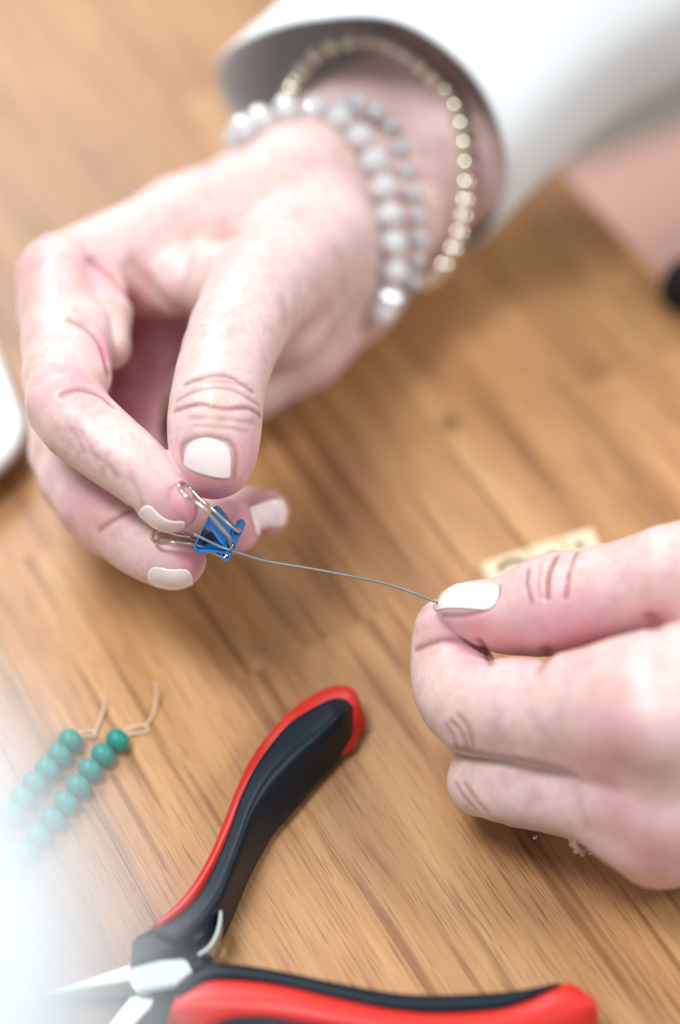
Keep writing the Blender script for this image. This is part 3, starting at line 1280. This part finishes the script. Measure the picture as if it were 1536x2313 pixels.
def wire_loop(name, pts):
    path = resample(catmull([P(*q) for q in pts], 8), 90)
    return tube(name, path, 0.42, M['wire'], clip, 10)


a0 = P(521, 1234, -5)
wire_loop('wire_handle', [(523, 1240, -5), (521, 1232, -5), (517, 1213, -8.5), (497, 1190, -10), (473, 1162, -11.5), (453, 1143, -12.5), (437, 1132, -13), (420, 1121, -13), (408, 1108, -12), (404, 1095, -11), (410, 1090, -8), (430, 1104, -6), (453, 1128, -7), (475, 1147, -7.5), (505, 1174, -6), (536, 1201, -4), (540, 1196, 0)])
wire_loop('wire_handle', [(509, 1260, -5), (500, 1256, -4), (470, 1240, -2.6), (437, 1230, -3.2), (410, 1226.5, -4.2), (390, 1225, -4.6), (365, 1227, -3.5), (350, 1224, -2.4), (343, 1213, -1.6), (350, 1202, -1), (366, 1199, -0.5), (395, 1206, -0.5), (425, 1213, 0), (460, 1222, 2), (520, 1212, 5)])
for c in ((522, 1235), (510, 1258)):
    tube('hinge_pin', [P(c[0], c[1], -5.2) + ex * u for u in (0.02, 0.3)], 0.42, M['wire'], clip, 10)

bw = tube('beading_wire', resample(catmull([P(439, 1207, -7.5), P(470, 1222, -6.5), P(500, 1236, -5.5), P(527, 1245, -4.6), P(600, 1267, -4), P(700, 1284, -4), P(800, 1303, -4), P(880, 1321, -3), P(935, 1340, -2), P(990, 1362, -1.2), P(1030, 1378, 0)], 10), 120), 0.29, M['cable'], None, 10)
tag(bw, 'thin silver beading wire stretched between the blue clip and the left fingertips', 'wire')
#==END CLIP==

#==PLIERS==
# ------------------------------------------------------------------ pliers
pl = thing('pliers', 'needle nose pliers with black and red rubber grips lying open', 'pliers', loc=tuple(T(430, 2150) * MM))


def round_poly(pts, it=2):
    p = [np.asarray(q, float) for q in pts]
    for _ in range(it):
        o = []
        for a, b in zip(p, p[1:] + p[:1]):
            o += [a * .75 + b * .25, a * .25 + b * .75]
        p = o
    return p


def grip(name, stations, mat, parent, it=2, per=5):
    """stations: list of rings of 3D points (same count); splined and rounded"""
    st = np.array(stations)
    k = st.shape[1]
    cols = [catmull(st[:, j], per) for j in range(k)]
    rings = [round_poly([cols[j][i] for j in range(k)], it) for i in range(len(cols[0]))]
    # close the ends softly
    def shrink(r, f, d):
        c = np.mean(r, axis=0)
        return [c + (q - c) * f + d for q in r]
    d0 = (np.mean(rings[0], axis=0) - np.mean(rings[1], axis=0))
    d0 /= np.linalg.norm(d0) + 1e-9
    d1 = (np.mean(rings[-1], axis=0) - np.mean(rings[-2], axis=0))
    d1 /= np.linalg.norm(d1) + 1e-9
    rings = [shrink(rings[0], .55, d0 * 1.3), shrink(rings[0], .85, d0 * 0.9)] + rings + [shrink(rings[-1], .85, d1 * .9), shrink(rings[-1], .55, d1 * 1.3)]
    return loft(name, rings, mat, parent)


up_st = [((797, 1583), (800, 1596), (803, 1640)), ((752, 1572), (772, 1612), (804, 1672)), ((690, 1600), (716, 1664), (762, 1722)), ((641, 1637), (664, 1706), (720, 1768)),
         ((582, 1715), (610, 1762), (668, 1830)), ((543, 1793), (572, 1826), (624, 1878)), ((517, 1865), (548, 1890), (592, 1930)), ((485, 1943), (524, 1957), (568, 1975)),
         ((446, 2014), (496, 2026), (545, 2030)), ((400, 2066), (452, 2083), (520, 2092)), ((345, 2100), (400, 2125), (490, 2150))]
rings = []
for i, (l, g, r) in enumerate(up_st):
    zt = 14 if i > 0 else 9
    L1 = T(l[0], l[1], zt - 1.5)
    G1 = T(g[0], g[1], zt)
    R1 = T(r[0], r[1], 2.5)
    mid = T((g[0] + r[0]) / 2, (g[1] + r[1]) / 2, zt * 0.62)
    L0 = np.array([L1[0], L1[1], 3.0])
    R0 = np.array([R1[0], R1[1], 0.8]) + (L0 - R1) * 0.08
    rings.append([L0, L1, L1 * .6 + G1 * .4, G1, mid, R1, R0, (L0 + R0) / 2 * [1, 1, 0] + [0, 0, .8]])
grip('rubber_grip', rings, M['black'], pl)['label'] = 'black rubber grip of the upper handle'
red_l = [(822, 1612), (800, 1556), (752, 1546), (695, 1572), (632, 1625), (570, 1703), (531, 1785), (503, 1858), (470, 1936), (430, 2004), (388, 2052), (345, 2090)]
red_r = [(815, 1645), (806, 1672), (790, 1690), (720, 1730), (680, 1760), (620, 1800), (580, 1840), (560, 1890), (530, 1950), (500, 2010), (460, 2070), (400, 2110)]
rings = []
for i, (l, r) in enumerate(zip(red_l, red_r)):
    z = 9 if 0 < i else 6
    L1 = T(l[0], l[1], z - 1.5)
    R1 = T(r[0], r[1], 4)
    L0 = np.array([L1[0], L1[1], 1.2]); R0 = np.array([R1[0], R1[1], 1.2])
    m1 = (L1 + R1) / 2; m1[2] = z + 0.5
    rings.append([L0, L1, L1 * .75 + m1 * .25 + [0, 0, 1], m1, R1, R0])
grip('handle_shell', rings, M['red'], pl)['label'] = 'red plastic shell of the upper handle'

# lower handle
cont = [(405, 2215), (465, 2174), (530, 2172), (628, 2187), (758, 2213), (888, 2236), (986, 2241), (1116, 2236), (1190, 2230), (1253, 2222)]
bnd = [(412, 2262), (465, 2222), (530, 2216), (628, 2228), (758, 2258), (888, 2284), (986, 2291), (1116, 2284), (1190, 2262), (1258, 2228)]
rings = []
for i, (a, b) in enumerate(zip(cont, bnd)):
    A1 = T(a[0], a[1], 12.5)
    B1 = T(b[0], b[1], 13.8)
    A0 = np.array([A1[0], A1[1], 1.0]); B0 = np.array([B1[0], B1[1], 1.0])
    rings.append([A0, A1, A1 * .5 + B1 * .5 + [0, 0, 1.3], B1, B0])
grip('rubber_grip', rings, M['black'], pl)['label'] = 'black rubber grip of the lower handle'
top = [(384, 2300), (398, 2250), (440, 2216), (500, 2205), (628, 2216), (758, 2248), (888, 2275), (1000, 2283), (1116, 2275), (1190, 2254), (1255, 2222), (1296, 2222), (1330, 2250)]
bot = [(400, 2345), (410, 2380), (450, 2400), (520, 2410), (640, 2415), (760, 2425), (888, 2440), (1000, 2450), (1116, 2450), (1190, 2445), (1255, 2430), (1305, 2400), (1340, 2350)]
rings = []
for i, (a, b) in enumerate(zip(top, bot)):
    z = 14
    A1 = T(a[0], a[1], z - 2)
    B1 = T(b[0], b[1], 4)
    m1 = A1 * .55 + B1 * .45; m1[2] = z + 1.0
    m2 = A1 * .2 + B1 * .8; m2[2] = z - 4
    rings.append([np.array([A1[0], A1[1], 1]), A1, A1 * .8 + m1 * .2 + [0, 0, .8], m1, m2, B1, np.array([B1[0], B1[1], 1])])
grip('handle_shell', rings, M['red'], pl)['label'] = 'red plastic shell of the lower handle'
rings = []
for a, b in (((470, 2316), (480, 2350)), ((520, 2293), (540, 2360)), ((600, 2290), (610, 2375)), ((700, 2306), (705, 2380)), ((820, 2330), (810, 2390))):
    A1 = T(a[0], a[1], 15.6); B1 = T(b[0], b[1], 12)
    rings.append([A1 - [0, 0, 4], A1, (A1 + B1) / 2 + [0, 0, 1.2], B1, B1 - [0, 0, 4]])
grip('thumb_pad', rings, M['black'], pl)['label'] = 'black inset pad on the lower handle'

# head: black shoulders, steel joint and jaws
hz = 9
hull('shoulder', [T(x, y, z) for (x, y, z) in ((300, 2118, 10), (345, 2092, 11), (420, 2082, 12), (470, 2100, 12), (440, 2125, 11), (380, 2150, 9), (340, 2178, 8), (297, 2182, 8))] +
     [np.array([*T(x, y, 9)[:2], 1.0]) for (x, y) in ((300, 2122), (345, 2096), (420, 2086), (440, 2125), (380, 2150), (340, 2175), (298, 2180))], M['black'], pl, 1.2)
hull('joint', [T(x, y, 8) for (x, y) in ((400, 2120), (470, 2110), (480, 2150), (470, 2185), (430, 2200), (390, 2175))] +
     [np.array([*T(x, y, 8)[:2], 1.0]) for (x, y) in ((400, 2120), (470, 2110), (480, 2150), (470, 2185), (430, 2200), (390, 2175))], M['black'], pl, 0.8)
plate = [(421, 2163), (437, 2198), (401, 2227), (317, 2241), (303, 2232), (292, 2208), (295, 2185), (365, 2167)]
hull('joint_plate', [T(x, y, 10.5) for x, y in plate] + [np.array([*T(x, y, 10.5)[:2], 4.0]) for x, y in plate], M['steel'], pl, 0.5)
rv = T(365, 2203, 10.6)
hull('jaw', [T(298, 2180, 9.5), T(296, 2212, 9.8), T(78, 2252, 6.5), T(310, 2252, 4), T(74, 2258, 3), T(300, 2180, 2), T(90, 2250, 2)], M['steel'], pl, 0.3)
hull('jaw', [T(300, 2250, 7), T(352, 2258, 7.5), T(345, 2275, 7), T(180, 2440, 5), T(170, 2420, 5), T(350, 2262, 1), T(295, 2256, 1), T(175, 2430, 1)], M['steel'], pl, 0.4)
hull('shoulder', [T(x, y, 8) for (x, y) in ((355, 2245), (440, 2215), (470, 2180), (520, 2180), (420, 2260), (385, 2330), (345, 2330), (330, 2290))] +
     [np.array([*T(x, y, 8)[:2], 1.0]) for (x, y) in ((355, 2245), (440, 2215), (470, 2180), (520, 2180), (420, 2260), (385, 2330), (345, 2330), (330, 2290))], M['black'], pl, 0.8)
# leaf spring
sp = catmull([T(500, 2070, 8), T(498, 2095, 8), T(490, 2125, 8), T(474, 2152, 8), T(450, 2170, 8)], 6)
up3 = np.array([0, 0, 3.0])
tg = np.gradient(sp, axis=0); nr = np.cross(tg, [0, 0, 1.0]); nr /= np.linalg.norm(nr, axis=1)[:, None]
loft('leaf_spring', [[p + up3 + q * .3, p + up3 - q * .3, p - up3 - q * .3, p - up3 + q * .3] for p, q in zip(sp, nr)], M['steel'], pl, smooth=False)
#==END PLIERS==

#==SMALL==
# ------------------------------------------------------------------ teal bead strands
tm = sphere_mesh('teal_bead', 3.05, M['teal'], 28, 18, 0.86)


def strand(label, cents, tails):
    pts = [T(x, y, 2.9) for x, y in cents]
    d = pts[-1] - pts[-2]
    for _ in range(5):
        pts.append(pts[-1] + d)
    s = thing('bead_strand', label, 'beads', 'teal bead strands', loc=tuple(pts[0] * MM))
    # near equal spacing
    pts = resample(catmull(pts, 6), len(pts))
    for i, p in enumerate(pts):
        a = pts[min(i + 1, len(pts) - 1)] - pts[max(i - 1, 0)]
        place_bead(tm, 'bead', p, a, s)
    for tl in tails:
        tube('thread', resample(catmull([T(x, y, z) for x, y, z in tl], 8), 40), 0.33, M['thread'], s, 6)
    return s


strand('longer right strand of matte teal beads with looped thread end',
       [(265, 1673), (232, 1705), (202, 1740), (175, 1777), (147, 1813), (117, 1850), (85, 1886), (54, 1923), (23, 1961), (-8, 2000)],
       [[(265, 1673, 3), (285, 1648, 2.5), (310, 1640, 1.5), (330, 1641, .8), (333, 1652, .6), (315, 1655, .6), (290, 1660, 1.5), (268, 1672, 3)],
        [(328, 1640, .8), (345, 1615, .8), (353, 1580, 2), (350, 1540, 5)]])
strand('left strand of matte teal beads nearest the photo edge',
       [(158, 1673), (130, 1708), (102, 1741), (73, 1774), (46, 1808), (18, 1843), (-10, 1876)],
       [[(158, 1673, 3), (180, 1655, 2.5), (200, 1652, 1), (214, 1655, .6), (212, 1664, .5), (190, 1663, 1), (160, 1672, 3)],
        [(212, 1658, .7), (228, 1620, .8), (236, 1590, 1.5), (228, 1565, 3)]])

# ------------------------------------------------------------------ letter tiles
def letter_tile(label, corners, glyph):
    """corners px of the top face (4); glyph: strokes in 0..1 tile coordinates"""
    th = 2.6
    q = [T(x, y, th) for x, y in corners]
    t = thing('letter_tile', label, 'tile', 'letter tiles behind the left thumb', loc=tuple(q[0] * MM))
    hull('tile_body', q + [np.array([p[0], p[1], 0.05]) for p in q], M['tile'], t, 0.35)
    for st_ in glyph:
        pts = [q[0] + (q[1] - q[0]) * u + (q[3] - q[0]) * v for u, v in st_]
        pth = resample(catmull(pts, 5), 20)
        tg = np.gradient(pth, axis=0); nr = np.cross(tg, [0, 0, 1.0]); nr /= np.linalg.norm(nr, axis=1)[:, None]
        w = 0.8
        loft('letter', [[p + n_ * w + [0, 0, .06], p - n_ * w + [0, 0, .06], p - n_ * w - [0, 0, .2], p + n_ * w - [0, 0, .2]] for p, n_ in zip(pth, nr)], M['ink'], t, smooth=False)


letter_tile('small pale wooden tile with a dark curved letter, left end of the row', [(1085, 1272), (1186, 1238), (1226, 1310), (1122, 1352)],
            [[(.28, .35), (.45, .22), (.75, .25), (.88, .5), (.8, .75)], [(.45, .55), (.5, .75)]])
letter_tile('small pale wooden tile with a dark mark, middle of the row above the left thumb', [(1190, 1236), (1262, 1213), (1300, 1285), (1230, 1308)],
            [[(.45, .45), (.62, .42), (.6, .62)]])
letter_tile('small pale wooden tile at the right end of the row, mostly behind the left thumb', [(1266, 1212), (1336, 1190), (1372, 1262), (1304, 1284)],
            [[(.3, .3), (.5, .5)]])
letter_tile('pale wooden tile glimpsed through the gap between left thumb and forefinger', [(1255, 1458), (1310, 1440), (1340, 1500), (1280, 1515)],
            [[(.4, .4), (.6, .6)]])

# ------------------------------------------------------------------ white container at the left edge
def round_box(name, corners, z0, z1, rad, mat, label, cat):
    """rounded slab; corners world xy; footprint offset with radius"""
    c = np.mean(corners, axis=0)
    n = len(corners)
    base = []
    for i in range(n):
        a, b, d = corners[i - 1], corners[i], corners[(i + 1) % n]
        u = (a - b) / np.linalg.norm(a - b); w = (d - b) / np.linalg.norm(d - b)
        s, e = b + u * rad, b + w * rad
        for k in range(9):
            v = k / 8
            base.append(s * (1 - v) ** 2 + 2 * b * v * (1 - v) + e * v * v)
    rings = []
    for f, z in ((0.86, z0), (0.93, z0 + 1.2), (0.975, z0 + (z1 - z0) * .45), (1.0, z0 + (z1 - z0) * .7), (0.995, z1 - 1.6), (0.975, z1 - .5), (0.94, z1), (0.9, z1 + .1), (0.6, z1 + .2)):
        rings.append([np.array([*(c[:2] + (p[:2] - c[:2]) * f), z]) for p in base])
    o = loft(name, rings, mat)
    return tag(o, label, cat)


A = T(74, 990, 12)
ea = T(10, 822, 12) - A; ea /= np.linalg.norm(ea)
eb = T(-20, 1066, 12) - A; eb /= np.linalg.norm(eb)
ps = [A - 0 * ea, A + ea * 90, A + ea * 90 + eb * 60, A + eb * 60]
round_box('storage_box', [np.array([p[0], p[1], 0]) for p in ps], 3.0, 12.5, 11, M['white'], 'white rounded plastic box at the left edge beside the right hand', 'box')
o = bpy.data.objects['storage_box']
cc = np.mean(ps, axis=0)
foot = tube('foot', [np.array([cc[0], cc[1], 0.0]), np.array([cc[0], cc[1], 3.4])], 22, M['white'], None, 24)
foot.parent = o

# crimp bead on the table
cb_ = T(1208, 1893, 0.6)
crimp = tube('crimp_bead', [cb_ + [-0.5, 0, 0], cb_ + [0.5, 0.1, 0]], 0.62, M['silver'], None, 10)
tag(crimp, 'tiny dark metal crimp bead lying on the wood below the left hand', 'bead')

# black pouch at the table edge
bpp = T(1610, 640, 8)
rings = []
for z, f in ((0.2, .8), (3, .98), (8, 1), (13, .92), (15.5, .6)):
    rings.append([np.array([bpp[0] + f * (13 * math.cos(a) + 2 * math.cos(3 * a)), bpp[1] + f * (12 * math.sin(a) + 1.5 * math.sin(2 * a)), z]) for a in np.linspace(0, 2 * math.pi, 28, endpoint=False)])
tag(loft('pouch', rings, M['blackf']), 'small black pouch on the table edge at the right', 'pouch')

# ------------------------------------------------------------------ tall white vase close to the camera, invented to make the lower left haze
vc = P(-755, 2460, -300)
vr = 36.0
prof = [(34, 0), (38, 4), (36, 40), (24, 110), (15, 180), (14, 205), (20, vc[2] - 34), (30, vc[2] - 20), (35, vc[2] - 8), (vr, vc[2] + 2), (34.5, vc[2] + 12), (28, vc[2] + 24), (20, vc[2] + 31), (16, vc[2] + 36), (17.5, vc[2] + 40), (15.5, vc[2] + 40.5), (14, vc[2] + 36), (18, vc[2] + 29), (26, vc[2] + 20), (31, vc[2] + 5), (28, vc[2] - 15), (12, 205), (12, 180)]
cp_ = catmull([(a, b, 0) for a, b in prof], 4)
rings = [[np.array([vc[0] + q[0] * math.cos(a), vc[1] + q[0] * math.sin(a), q[1]]) for a in np.linspace(0, 2 * math.pi, 48, endpoint=False)] for q in cp_]
tag(loft('haze_vase', rings, M['porcelain']), 'tall white porcelain vase, an invented stand-in for the blurred haze over the lower left corner', 'haze_vase')
#==END SMALL==
